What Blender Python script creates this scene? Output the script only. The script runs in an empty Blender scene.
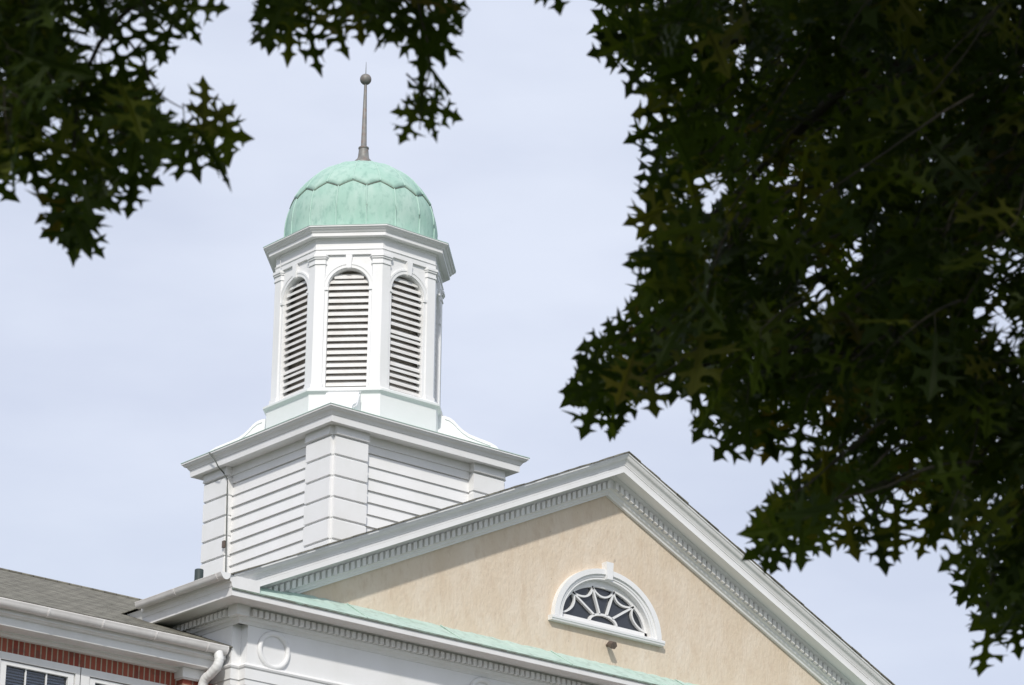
import bpy, math, random
import numpy as np
from mathutils import Vector, Matrix
R = math.radians
scn = bpy.context.scene
col = scn.collection
random.seed(7); rng = np.random.default_rng(7)

# ------------------------------------------------------------------ camera
CAM = Vector((-26.645482, -29.809233, -10.484835))
YAW, PITCH, ROLL, FPX = R(-40.011265), R(20.415775), R(0.651571), 3200.0
FW = Vector((-math.sin(YAW)*math.cos(PITCH), math.cos(YAW)*math.cos(PITCH), math.sin(PITCH)))
_rt = Vector((math.cos(YAW), math.sin(YAW), 0)); _up = _rt.cross(FW)
RT = _rt*math.cos(ROLL) + _up*math.sin(ROLL); UP = -_rt*math.sin(ROLL) + _up*math.cos(ROLL)
cd = bpy.data.cameras.new('camera'); cam = bpy.data.objects.new('camera', cd); col.objects.link(cam)
m = Matrix((RT, UP, -FW)).transposed().to_4x4(); m.translation = CAM
cam.matrix_world = m
cd.sensor_width = 36; cd.lens = FPX/1024*36; cd.clip_start = .1; cd.clip_end = 3000
cd.dof.use_dof = True; cd.dof.focus_distance = 44; cd.dof.aperture_fstop = 10.5
scn.camera = cam
GROUND = CAM.z - 1.6

# ------------------------------------------------------------------ world, sun, exposure
SUN = Vector((-.92, -1, 1.05)).normalized()
EL = math.asin(SUN.z)
w = bpy.data.worlds.new('World'); scn.world = w; w.use_nodes = True
nt = w.node_tree; nt.nodes.clear()
out = nt.nodes.new('ShaderNodeOutputWorld'); bg = nt.nodes.new('ShaderNodeBackground')
sky = nt.nodes.new('ShaderNodeTexSky'); sky.sky_type = 'NISHITA'; sky.sun_disc = False
sky.sun_elevation = EL; sky.sun_rotation = R(225); sky.air_density = 1.0; sky.dust_density = 2.0; sky.ozone_density = 1.0
tc = nt.nodes.new('ShaderNodeTexCoord')
mp = nt.nodes.new('ShaderNodeMapping'); mp.inputs['Scale'].default_value = (1.6, 1.6, 4.5)
nz = nt.nodes.new('ShaderNodeTexNoise'); nz.inputs['Scale'].default_value = 2.2; nz.inputs['Detail'].default_value = 5; nz.inputs['Roughness'].default_value = .5
rmp = nt.nodes.new('ShaderNodeMapRange'); rmp.inputs[1].default_value = .35; rmp.inputs[2].default_value = .68; rmp.inputs[3].default_value = .78; rmp.inputs[4].default_value = .93
mix = nt.nodes.new('ShaderNodeMix'); mix.data_type = 'RGBA'
CLOUD = (7.25, 7.75, 9.25, 1)
mix.inputs[7].default_value = CLOUD
nz2 = nt.nodes.new('ShaderNodeTexNoise'); nz2.inputs['Scale'].default_value = 5.0; nz2.inputs['Detail'].default_value = 6; nz2.inputs['Roughness'].default_value = .5
mr2 = nt.nodes.new('ShaderNodeMapRange'); mr2.inputs[1].default_value = .36; mr2.inputs[2].default_value = .66
cmix = nt.nodes.new('ShaderNodeMix'); cmix.data_type = 'RGBA'; cmix.inputs[6].default_value = (6.85, 7.4, 8.9, 1); cmix.inputs[7].default_value = (7.75, 8.3, 9.65, 1)
nt.links.new(mp.outputs[0], nz2.inputs['Vector']); nt.links.new(nz2.outputs[0], mr2.inputs[0]); nt.links.new(mr2.outputs[0], cmix.inputs[0]); nt.links.new(cmix.outputs[2], mix.inputs[7])
L = nt.links.new
L(tc.outputs['Generated'], mp.inputs[0]); L(mp.outputs[0], nz.inputs['Vector']); L(nz.outputs[0], rmp.inputs[0])
L(rmp.outputs[0], mix.inputs[0]); L(sky.outputs[0], mix.inputs[6]); L(mix.outputs[2], bg.inputs[0])
bg.inputs[1].default_value = .089
L(bg.outputs[0], out.inputs[0])
sd = bpy.data.lights.new('sun', 'SUN'); sd.energy = 2.4; sd.angle = R(2.0); sd.color = (1, .955, .88)
so = bpy.data.objects.new('sun', sd); col.objects.link(so)
so.rotation_euler = SUN.to_track_quat('Z', 'Y').to_euler()
so.location = (0, 0, 30)
scn.view_settings.view_transform = 'Standard'; scn.view_settings.look = 'None'
scn.view_settings.exposure = 0.22; scn.view_settings.gamma = 1
scn.view_settings.use_curve_mapping = False

# ------------------------------------------------------------------ materials
def mat(name, base, rough=.6, var=None, vscale=3.0, bump=0, bscale=40, stretch=(1, 1, 1), spec=.4, metallic=0, fine=None, fscale=60):
    """base colour, optional second colour mixed by large noise, optional third by fine noise, optional bump"""
    m = bpy.data.materials.new(name); m.use_nodes = True
    n = m.node_tree; b = n.nodes['Principled BSDF']; k = n.links.new
    b.inputs['Roughness'].default_value = rough; b.inputs['Metallic'].default_value = metallic
    b.inputs['Specular IOR Level'].default_value = spec
    g = n.nodes.new('ShaderNodeNewGeometry'); ma = n.nodes.new('ShaderNodeMapping'); ma.inputs['Scale'].default_value = stretch
    k(g.outputs['Position'], ma.inputs[0])
    c = None
    b.inputs['Base Color'].default_value = (*base, 1)
    def mixin(prev, colr, scale, lo, hi, detail=6):
        t = n.nodes.new('ShaderNodeTexNoise'); t.inputs['Scale'].default_value = scale; t.inputs['Detail'].default_value = detail
        t.inputs['Roughness'].default_value = .62
        k(ma.outputs[0], t.inputs['Vector'])
        mr = n.nodes.new('ShaderNodeMapRange'); mr.inputs[1].default_value = lo; mr.inputs[2].default_value = hi
        k(t.outputs[0], mr.inputs[0])
        mx = n.nodes.new('ShaderNodeMix'); mx.data_type = 'RGBA'; k(mr.outputs[0], mx.inputs[0])
        if prev is None: mx.inputs[6].default_value = (*base, 1)
        else: k(prev, mx.inputs[6])
        mx.inputs[7].default_value = (*colr, 1)
        return mx.outputs[2]
    if var: c = mixin(c, var, vscale, .4, .72)
    if fine: c = mixin(c, fine, fscale, .5, .75, 4)
    if c is not None: k(c, b.inputs['Base Color'])
    if bump:
        t = n.nodes.new('ShaderNodeTexNoise'); t.inputs['Scale'].default_value = bscale; t.inputs['Detail'].default_value = 6
        k(ma.outputs[0], t.inputs['Vector'])
        bp = n.nodes.new('ShaderNodeBump'); bp.inputs['Strength'].default_value = bump; bp.inputs['Distance'].default_value = .02
        k(t.outputs[0], bp.inputs['Height']); k(bp.outputs[0], b.inputs['Normal'])
    return m

WHITE = mat('white_paint', (.82, .82, .825), .45, var=(.77, .77, .76), vscale=2.2, bump=.05, bscale=9, stretch=(1, 1, .6))
TRIM = mat('weathered_white_trim', (.79, .788, .785), .5, var=(.72, .712, .70), vscale=3.2, bump=.05, bscale=14)
GUTTER = mat('gutter_enamel', (.78, .76, .75), .32, var=(.68, .655, .64), vscale=4, bump=.08, bscale=8)
PLINTH = mat('green_tinted_white_paint', (.79, .80, .795), .5, var=(.76, .785, .77), vscale=2.5, bump=.1, bscale=10)
SILL = mat('white_sill_paint', (.78, .78, .78), .4)
COPPER = mat('copper_patina', (.36, .545, .465), .8, var=(.48, .625, .56), vscale=3.2, bump=.3, bscale=9, stretch=(1, 1, .5), spec=.15, fine=(.27, .43, .37), fscale=13)
SEAM = mat('copper_seam', (.46, .63, .555), .75, var=(.40, .57, .50), vscale=6, spec=.2)
FLASH = mat('pale_copper_flashing', (.50, .62, .56), .8, var=(.42, .57, .50), vscale=3.5, bump=.2, bscale=8, spec=.15, fine=(.34, .42, .37), fscale=9)
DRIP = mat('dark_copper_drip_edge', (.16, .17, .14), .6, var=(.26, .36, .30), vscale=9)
BRONZE = mat('weathered_lead', (.20, .195, .185), .55, var=(.28, .27, .255), vscale=9, fine=(.24, .16, .13), fscale=16, metallic=.2)
DARK = mat('dark_interior', (.02, .02, .02), .9)
ATTIC = mat('brown_lantern_interior', (.50, .45, .41), .9)
CABLE = mat('grey_cable', (.11, .12, .11), .7)
BLIND = mat('blind_slats', (.74, .77, .83), .5)
CLEAR = bpy.data.materials.new('clear_glass'); CLEAR.use_nodes = True
_n = CLEAR.node_tree; _t = _n.nodes.new('ShaderNodeBsdfTransparent'); _t.inputs[0].default_value = (.78, .81, .85, 1)
_g = _n.nodes.new('ShaderNodeBsdfGlossy'); _g.inputs['Roughness'].default_value = .03; _f = _n.nodes.new('ShaderNodeFresnel'); _f.inputs[0].default_value = 1.5
_m = _n.nodes.new('ShaderNodeMixShader'); _n.links.new(_f.outputs[0], _m.inputs[0]); _n.links.new(_t.outputs[0], _m.inputs[1]); _n.links.new(_g.outputs[0], _m.inputs[2])
_n.links.new(_m.outputs[0], _n.nodes['Material Output'].inputs[0])
PIPE = mat('black_vent_pipe', (.04, .055, .055), .6)
LOUVRE = mat('louvre_paint', (.80, .795, .785), .5, var=(.72, .69, .66), vscale=5)
GLASS = mat('dark_window_glass', (.035, .04, .05), .06, spec=.6)
LAMP = mat('weathered_lamp_housing', (.16, .12, .10), .6, var=(.09, .07, .06), vscale=25)
BARK = mat('oak_bark', (.055, .045, .035), .9, var=(.03, .026, .02), vscale=12, bump=.8, bscale=30)

def stucco():
    m = mat('cream_stucco', (.665, .555, .43), .9, var=(.73, .64, .53), vscale=2.4, bump=.5, bscale=26, spec=.15, stretch=(1, 1, .55), fine=(.61, .495, .38), fscale=9)
    n = m.node_tree; k = n.links.new; b = n.nodes['Principled BSDF']
    src = b.inputs['Base Color'].links[0].from_socket
    g = n.nodes['Geometry'] if 'Geometry' in n.nodes else n.nodes.new('ShaderNodeNewGeometry')
    sx = n.nodes.new('ShaderNodeSeparateXYZ'); k(g.outputs['Position'], sx.inputs[0])
    # water staining low on the wall: vertical streaks
    ma = n.nodes.new('ShaderNodeMapping'); ma.inputs['Scale'].default_value = (7, 1, .5); k(g.outputs['Position'], ma.inputs[0])
    t = n.nodes.new('ShaderNodeTexNoise'); t.inputs['Scale'].default_value = 1.3; t.inputs['Detail'].default_value = 4; k(ma.outputs[0], t.inputs['Vector'])
    mr = n.nodes.new('ShaderNodeMapRange'); mr.inputs[1].default_value = .45; mr.inputs[2].default_value = .8; mr.inputs[4].default_value = .35; k(t.outputs[0], mr.inputs[0])
    mx = n.nodes.new('ShaderNodeMix'); mx.data_type = 'RGBA'; k(mr.outputs[0], mx.inputs[0]); k(src, mx.inputs[6]); mx.inputs[7].default_value = (.71, .62, .52, 1)
    # small dark pock marks
    v = n.nodes.new('ShaderNodeTexNoise'); v.inputs['Scale'].default_value = 9; v.inputs['Detail'].default_value = 2; k(g.outputs['Position'], v.inputs['Vector'])
    mr2 = n.nodes.new('ShaderNodeMapRange'); mr2.inputs[1].default_value = .72; mr2.inputs[2].default_value = .78; mr2.inputs[4].default_value = .5; k(v.outputs[0], mr2.inputs[0])
    m2 = n.nodes.new('ShaderNodeMix'); m2.data_type = 'RGBA'; k(mr2.outputs[0], m2.inputs[0]); k(mx.outputs[2], m2.inputs[6]); m2.inputs[7].default_value = (.34, .29, .24, 1)
    k(m2.outputs[2], b.inputs['Base Color'])
    return m
STUCCO = stucco()

def brick(name, soldier=False):
    m = bpy.data.materials.new(name); m.use_nodes = True
    n = m.node_tree; k = n.links.new; b = n.nodes['Principled BSDF']; b.inputs['Roughness'].default_value = .85
    g = n.nodes.new('ShaderNodeNewGeometry'); s = n.nodes.new('ShaderNodeSeparateXYZ'); k(g.outputs['Position'], s.inputs[0])
    add = n.nodes.new('ShaderNodeMath'); add.operation = 'ADD'; k(s.outputs[0], add.inputs[0]); k(s.outputs[1], add.inputs[1])
    c = n.nodes.new('ShaderNodeCombineXYZ'); k(add.outputs[0], c.inputs[0]); k(s.outputs[2], c.inputs[1])
    t = n.nodes.new('ShaderNodeTexBrick'); k(c.outputs[0], t.inputs['Vector']); t.inputs['Scale'].default_value = 1
    t.inputs['Color1'].default_value = (.26, .055, .035, 1); t.inputs['Color2'].default_value = (.33, .09, .055, 1); t.inputs['Mortar'].default_value = (.42, .34, .26, 1)
    if soldier:
        t.offset = 0; t.inputs['Brick Width'].default_value = .0738; t.inputs['Row Height'].default_value = .5; t.inputs['Mortar Size'].default_value = .0095
    else:
        t.inputs['Brick Width'].default_value = .22; t.inputs['Row Height'].default_value = .075; t.inputs['Mortar Size'].default_value = .006
    nz = n.nodes.new('ShaderNodeTexNoise'); nz.inputs['Scale'].default_value = 9; k(g.outputs['Position'], nz.inputs['Vector'])
    mr = n.nodes.new('ShaderNodeMapRange'); mr.inputs[1].default_value = .55; mr.inputs[2].default_value = .75; mr.inputs[4].default_value = .6; k(nz.outputs[0], mr.inputs[0])
    mx = n.nodes.new('ShaderNodeMix'); mx.data_type = 'RGBA'; k(mr.outputs[0], mx.inputs[0]); k(t.outputs[0], mx.inputs[6]); mx.inputs[7].default_value = (.11, .06, .05, 1)
    k(mx.outputs[2], b.inputs['Base Color'])
    bp = n.nodes.new('ShaderNodeBump'); bp.inputs['Distance'].default_value = .01; bp.invert = True; k(t.outputs['Fac'], bp.inputs['Height']); k(bp.outputs[0], b.inputs['Normal'])
    return m
BRICK = brick('red_brick'); SOLDIER = brick('red_soldier_brick', True)

def shingle():
    m = bpy.data.materials.new('asphalt_shingles'); m.use_nodes = True
    n = m.node_tree; k = n.links.new; b = n.nodes['Principled BSDF']; b.inputs['Roughness'].default_value = .95; b.inputs['Specular IOR Level'].default_value = .15
    g = n.nodes.new('ShaderNodeNewGeometry'); s = n.nodes.new('ShaderNodeSeparateXYZ'); k(g.outputs['Position'], s.inputs[0])
    c = n.nodes.new('ShaderNodeCombineXYZ'); k(s.outputs[0], c.inputs[0]); k(s.outputs[1], c.inputs[1])
    t = n.nodes.new('ShaderNodeTexBrick'); k(c.outputs[0], t.inputs['Vector']); t.inputs['Scale'].default_value = 1
    t.inputs['Color1'].default_value = (.185, .175, .145, 1); t.inputs['Color2'].default_value = (.255, .245, .205, 1); t.inputs['Mortar'].default_value = (.08, .075, .065, 1)
    t.inputs['Brick Width'].default_value = .19; t.inputs['Row Height'].default_value = .125; t.inputs['Mortar Size'].default_value = .006; t.inputs['Mortar Smooth'].default_value = .6; t.inputs['Bias'].default_value = 0
    nz = n.nodes.new('ShaderNodeTexNoise'); nz.inputs['Scale'].default_value = 5; nz.inputs['Detail'].default_value = 7; nz.inputs['Roughness'].default_value = .7; k(g.outputs['Position'], nz.inputs['Vector'])
    mr = n.nodes.new('ShaderNodeMapRange'); mr.inputs[1].default_value = .35; mr.inputs[2].default_value = .7; mr.inputs[3].default_value = .62; mr.inputs[4].default_value = 1.25; k(nz.outputs[0], mr.inputs[0])
    mu = n.nodes.new('ShaderNodeVectorMath'); mu.operation = 'SCALE'; k(t.outputs[0], mu.inputs[0]); k(mr.outputs[0], mu.inputs['Scale'])
    k(mu.outputs[0], b.inputs['Base Color'])
    bp = n.nodes.new('ShaderNodeBump'); bp.inputs['Distance'].default_value = .012; bp.invert = True; k(t.outputs['Fac'], bp.inputs['Height']); k(bp.outputs[0], b.inputs['Normal'])
    return m
SHINGLE = shingle()

def leafmat():
    m = bpy.data.materials.new('oak_leaf'); m.use_nodes = True
    n = m.node_tree; k = n.links.new; b = n.nodes['Principled BSDF']; o = n.nodes['Material Output']
    g = n.nodes.new('ShaderNodeNewGeometry'); cr = n.nodes.new('ShaderNodeValToRGB'); k(g.outputs['Random Per Island'], cr.inputs[0])
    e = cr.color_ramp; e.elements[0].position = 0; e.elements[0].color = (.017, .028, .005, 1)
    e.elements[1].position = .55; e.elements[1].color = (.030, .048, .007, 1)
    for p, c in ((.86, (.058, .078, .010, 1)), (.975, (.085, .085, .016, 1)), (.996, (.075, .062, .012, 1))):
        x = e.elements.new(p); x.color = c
    k(cr.outputs[0], b.inputs['Base Color']); b.inputs['Roughness'].default_value = .5; b.inputs['Specular IOR Level'].default_value = .14
    tr = n.nodes.new('ShaderNodeBsdfTranslucent'); vm = n.nodes.new('ShaderNodeVectorMath'); vm.operation = 'MULTIPLY'; vm.inputs[1].default_value = (2.3, 2.3, .8)
    k(cr.outputs[0], vm.inputs[0]); k(vm.outputs[0], tr.inputs[0])
    ms = n.nodes.new('ShaderNodeMixShader'); ms.inputs[0].default_value = .42; k(b.outputs[0], ms.inputs[1]); k(tr.outputs[0], ms.inputs[2]); k(ms.outputs[0], o.inputs[0])
    return m
LEAF = leafmat()
GRASS = mat('lawn', (.035, .065, .018), .95, var=(.055, .08, .03), vscale=.6, bump=.6, bscale=30, fine=(.03, .05, .015), fscale=20)
PAVE = mat('concrete_path', (.34, .33, .30), .85, var=(.26, .25, .23), vscale=1.5, bump=.2)

# ------------------------------------------------------------------ helpers
ORIG = {}
def tag(o, label=None, cat=None, group=None, kind=None):
    if label: o['label'] = label
    if cat: o['category'] = cat
    if group: o['group'] = group
    if kind: o['kind'] = kind
    return o
def thing(name, label, cat, loc=(0, 0, 0), group=None):
    o = bpy.data.objects.new(name, None); col.objects.link(o); o.location = loc
    o.empty_display_size = .3; ORIG[o.name] = Vector(loc)
    return tag(o, label, cat, group)

class MB:
    def __init__(s): s.v = []; s.f = []; s.sm = []
    def add(s, vs, fs, smooth=False):
        n = len(s.v); s.v += [tuple(v) for v in vs]; s.f += [tuple(i+n for i in f) for f in fs]; s.sm += [smooth]*len(fs)
    def box(s, x0, x1, y0, y1, z0, z1, T=None):
        vs = [(x, y, z) for z in (z0, z1) for y in (y0, y1) for x in (x0, x1)]
        if T: vs = [T(*v) for v in vs]
        s.add(vs, [(0, 2, 3, 1), (4, 5, 7, 6), (0, 1, 5, 4), (2, 6, 7, 3), (0, 4, 6, 2), (1, 3, 7, 5)])
    def prism(s, poly, d0, d1, T, smooth=False):
        """poly of (u, v); extruded in depth d0..d1; T(u, v, d) -> world"""
        n = len(poly)
        vs = [T(u, v, d0) for u, v in poly]+[T(u, v, d1) for u, v in poly]
        s.add(vs, [tuple(range(n)), tuple(range(2*n-1, n-1, -1))])
        s.add(vs, [(i, i+n, (i+1) % n+n, (i+1) % n) for i in range(n)], smooth)
    def grid(s, rows, closed_u=False, closed_v=False, smooth=True, cap=False):
        nr, nc = len(rows), len(rows[0]); vs = [p for r in rows for p in r]; fs = []
        for i in range(nr-(0 if closed_u else 1)):
            for j in range(nc-(0 if closed_v else 1)):
                a, b = i, (i+1) % nr; c, d = j, (j+1) % nc
                fs.append((a*nc+c, a*nc+d, b*nc+d, b*nc+c))
        s.add(vs, fs, smooth)
        if cap:
            s.add(rows[0], [tuple(range(nc))]); s.add(rows[-1], [tuple(range(nc-1, -1, -1))])
    def tube(s, pts, rad, seg=10, cap=True):
        pts = [Vector(p) for p in pts]; rows = []
        if not hasattr(rad, '__len__'): rad = [rad]*len(pts)
        up = Vector((0, 0, 1))
        for i, p in enumerate(pts):
            t = (pts[min(i+1, len(pts)-1)]-pts[max(i-1, 0)]).normalized()
            a = t.cross(up)
            if a.length < .05: a = t.cross(Vector((0, 1, 0)))
            a.normalize(); b = t.cross(a)
            rows.append([p+(a*math.cos(2*math.pi*k/seg)+b*math.sin(2*math.pi*k/seg))*rad[i] for k in range(seg)])
        s.grid(rows, closed_v=True, cap=cap)
    def lathe(s, prof, c, seg=32, smooth=True):
        rows = [[(c[0]+r*math.cos(2*math.pi*k/seg), c[1]+r*math.sin(2*math.pi*k/seg), c[2]+z) for k in range(seg)] for r, z in prof]
        s.grid(rows, closed_v=True, smooth=smooth, cap=True)
    def sweep(s, prof, path, closed=True, smooth=False):
        """prof: closed polygon of (out, z); path: plan polyline (x,y) with outward to its right-hand side; mitred"""
        n = len(path); P = [Vector(p) for p in path]; rows = []
        for i in range(n):
            def nrm(a, b):
                d = (b-a).normalized(); return Vector((d.y, -d.x))
            if closed or 0 < i < n-1:
                n1 = nrm(P[i-1], P[i]); n2 = nrm(P[i], P[(i+1) % n]); mm = (n1+n2)/(1+n1.dot(n2))
            elif i == 0: mm = nrm(P[0], P[1])
            else: mm = nrm(P[-2], P[-1])
            rows.append([(P[i].x+mm.x*o, P[i].y+mm.y*o, z) for o, z in prof])
        s.grid(rows, closed_u=closed, closed_v=True, smooth=smooth, cap=not closed)
    def build(s, name, material, parent=None, bevel=0):
        me = bpy.data.meshes.new(name)
        org = Vector((0, 0, 0)); pr = parent
        while pr is not None:
            if pr.name in ORIG: org = ORIG[pr.name]
            pr = pr.parent
        me.from_pydata([tuple(Vector(v)-org) for v in s.v], [], s.f)
        me.polygons.foreach_set('use_smooth', s.sm)
        me.materials.append(material); me.update()
        import bmesh
        bm = bmesh.new(); bm.from_mesh(me); bmesh.ops.recalc_face_normals(bm, faces=bm.faces); bm.to_mesh(me); bm.free()
        o = bpy.data.objects.new(name, me); col.objects.link(o)
        if parent is not None: o.parent = parent
        if bevel:
            md = o.modifiers.new('bevel', 'BEVEL'); md.width = bevel; md.segments = 2; md.limit_method = 'ANGLE'; md.angle_limit = R(40)
        return o
def arc(cx, cz, a, b, t0, t1, n):
    return [(cx+a*math.cos(R(t0+(t1-t0)*i/n)), cz+b*math.sin(R(t0+(t1-t0)*i/n))) for i in range(n+1)]
def cyma(o0, z0, o1, z1, n=6):
    """S-curve from (o0,z0) to (o1,z1)"""
    r = []
    for i in range(n+1):
        t = i/n; r.append((o0+(o1-o0)*t, z0+(z1-z0)*(t+.13*math.sin(2*math.pi*t))))
    return r

# ------------------------------------------------------------------ ground
g = MB(); g.add([(-900, -900, GROUND), (900, -900, GROUND), (900, 900, GROUND), (-900, 900, GROUND)], [(0, 1, 2, 3)])
tag(g.build('lawn', GRASS), kind='structure')
g = MB(); g.add([(x, y, GROUND+.004) for x, y in ((-9, -24), (9, -24), (9, -.2), (-16, -.2))], [(0, 1, 2, 3)])  # unseen paving, made large to bounce light up onto the soffits
g.add([(x, y, GROUND+.008) for x, y in ((-60, -34), (60, -34), (60, -31.5), (-60, -31.5))], [(0, 1, 2, 3)])
tag(g.build('path', PAVE), kind='structure')

# ================================================================== MAIN HALL
SL = .464
hall = thing('gabled_hall', 'cream stucco gabled hall with white dentilled pediment and fanlight window, crowned by the cupola', 'building', (0, 6, GROUND))
XS = 5.787           # side wall
FY = -.06            # frieze plane
BACK = 14.0
NW = .13
# brick body below the entablature
b = MB(); b.box(-XS+.06, XS-.06, .0, BACK, GROUND, -1.275)
b.build('wall', BRICK, hall)
# tympanum with half-elliptical window hole
WZ, WA, WBh = .475, .80, .665
tm = MB()
TX = lambda u, v, d: (u, d, v)
ap = 2.262
xs = lambda z: (ap+.25-z)/SL
tm.prism([(-xs(-.35), -.35), (xs(-.35), -.35), (xs(WZ), WZ), (-xs(WZ), WZ)], 0, .25, TX)
al = arc(0, WZ, WA, WBh, 180, 90, 20)
tm.prism([(-xs(WZ), WZ)]+al+[(0, ap+.25)], 0, .25, TX)
al = arc(0, WZ, WA, WBh, 90, 0, 20)
tm.prism([(0, ap+.25)]+al+[(xs(WZ), WZ)], 0, .25, TX)
tm.build('stucco_wall', STUCCO, hall)

# ---- raking cornice: profiles in (out, v) swept along the two slopes with vertical shear
def rake(prof, apexz, xe, name, material, parent, smooth=False, xa=0):
    mb = MB(); rows = []
    for x in ((-xe, 0, xe)):
        rows.append([(x, -o, apexz-SL*abs(x)+v) for o, v in prof])
    mb.grid(rows, closed_v=True, smooth=False, cap=True)
    return mb.build(name, material, parent)
XE = 6.165
crown = [(.0, 2.562), (.368, 2.562), (.368, 2.596), (.376, 2.600), (.376, 2.616)]+cyma(.38, 2.62, .447, 2.718)+[(.458, 2.721), (.458, 2.745), (.0, 2.745)]
rk = rake([(o, v) for o, v in crown], 0, XE, 'raking_cornice', TRIM, hall)
# corona ends against the horizontal cornice
rake([(.10, 2.515), (.215, 2.508), (.220, 2.498), (.368, 2.498), (.368, 2.561), (.10, 2.561)], 0, 6.168, 'corona', WHITE, rk)
rake([(.0, 2.36), (.115, 2.36), (.115, 2.455), (.140, 2.462), (.175, 2.507), (.0, 2.507)], 0, 5.9, 'bed_moulding', TRIM, rk)
rake([(.0, 2.262), (.045, 2.262), (.052, 2.285), (.075, 2.30), (.085, 2.335), (.115, 2.345), (.115, 2.359), (.0, 2.359)], 0, 5.25, 'architrave_moulding', TRIM, rk)
pitch = .0865
def copies(name, material, parent, verts_list, stuff_list, faces):
    """each tooth a mesh object of its own; teeth of one shape share their mesh"""
    me = None; org = ORIG[hall.name]
    for key, vs in verts_list:
        if key not in TOOTH:
            me = bpy.data.meshes.new(name); c0_ = Vector(vs[0]); me.from_pydata([tuple(Vector(v)-c0_) for v in vs], [], faces); me.materials.append(material); me.update(); TOOTH[key] = me
        o = bpy.data.objects.new(name, TOOTH[key]); col.objects.link(o); o.parent = parent; o.location = Vector(vs[0])-org
    mb = MB()
    for key, vs in stuff_list: mb.add(vs, faces)
    if stuff_list: tag(mb.build('far_dentils', material, parent), kind='stuff')
TOOTH = {}
HEX = [(0, 1, 2, 3), (7, 6, 5, 4), (0, 4, 5, 1), (1, 5, 6, 2), (2, 6, 7, 3), (3, 7, 4, 0)]
teeth = []; rest = []
k = 0
while True:
    x = .045+k*pitch
    if x > 5.42: break
    for sg in (-1, 1):
        a0, a1 = x, x+.052
        vs = []
        for d in (.105, .16):
            for (xx, vv) in ((a0, 2.355), (a1, 2.355), (a1, 2.447), (a0, 2.447)):
                vs.append((sg*xx, -d, vv-SL*xx))
        (teeth if (sg < 0 and k < 30) or (sg > 0 and k < 20) else rest).append((('rake', sg), vs))
    k += 1
copies('dentil', TRIM, rk, teeth, rest, HEX)

# ---- horizontal cornice: front run between the sides with returns along both sides
def U(inset, back=BACK):   # plan path (outward on the right-hand side when walking): left side back -> front -> right side back
    return [(-XS-inset, back), (-XS-inset, FY-inset), (XS+inset, FY-inset), (XS+inset, back)]
hc = MB()
path = U(0)
# out measured from frieze plane (y=-.06): lip at .383
hc.sweep([(0, -.357), (.14, -.357), (.16, -.362), (.352, -.362), (.352, -.367), (.362, -.372), (.383, -.362), (.383, -.279), (0, -.279)], path, closed=False)
hcorn = hc.build('horizontal_cornice', TRIM, hall)
# bed mouldings below corona
bd = MB()
bd.sweep([(0, -.55), (.012, -.548), (.018, -.53)]+cyma(.022, -.528, .062, -.485, 5)+[(.07, -.478), (.07, -.3575), (0, -.3575)], path, closed=False)
bd.build('bed_moulding', TRIM, hcorn)
# dentils front + sides, with a solid block over the notched corner
teeth = []; rest = []
px = .0855
def boxv(x0, x1, y0, y1, z0, z1): return [(x0, y0, z0), (x1, y0, z0), (x1, y0, z1), (x0, y0, z1), (x0, y1, z0), (x1, y1, z0), (x1, y1, z1), (x0, y1, z1)]
x = -XS+.11; k = 0
while x < XS-.15:
    (teeth if k < 32 else rest).append((('front', 0), boxv(x, x+.055, FY-.125, FY-.065, -.462, -.385))); x += px; k += 1
for sg in (-1, 1):
    y = FY+.11; k = 0
    while y < 3.0:
        (teeth if sg < 0 and k < 18 else rest).append((('side', sg), boxv(min(sg*(XS+.065), sg*(XS+.125)), max(sg*(XS+.065), sg*(XS+.125)), y, y+.055, -.462, -.385))); y += px; k += 1
copies('dentil', TRIM, hcorn, teeth, rest, HEX)
for sg in (-1, 1):
    xo = sg*(XS+.128)
    xi = sg*(XS-.05)
    dn = MB()
    dn.box(min(xo, xi), max(xo, xi), FY-.128, FY+.05, -.482, -.3578)
    dn.build('corner_block', TRIM, hcorn)
# sloping copper flashing, lip to stucco, with lapped seams and ragged top edge
fl = MB(); rngf = random.Random(3)
N = 150; rows = [[], [], [], []]
for i in range(N+1):
    x = -6.16+12.32*i/N
    jag = rngf.uniform(-.006, .012)
    rows[0].append((x, -.440, -.2785)); rows[1].append((x, -.450, -.272+rngf.uniform(-.002, .003)))
    rows[2].append((x, -.44, -.262)); rows[3].append((x, .0+.002, .0+jag))
fl.grid(rows, smooth=False)
for xx in (-4.2, -2.75, -.95, 1.2, 3.4):
    fl.tube([(xx, -.448, -.262), (xx+.02, -.01, .006)], .007, 6)
fl.build('copper_flashing', FLASH, hcorn)
de = MB(); de.box(-6.178, 6.178, -.461, -.4435, -.294, -.2745)
de.build('drip_edge', DRIP, hcorn)
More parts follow.
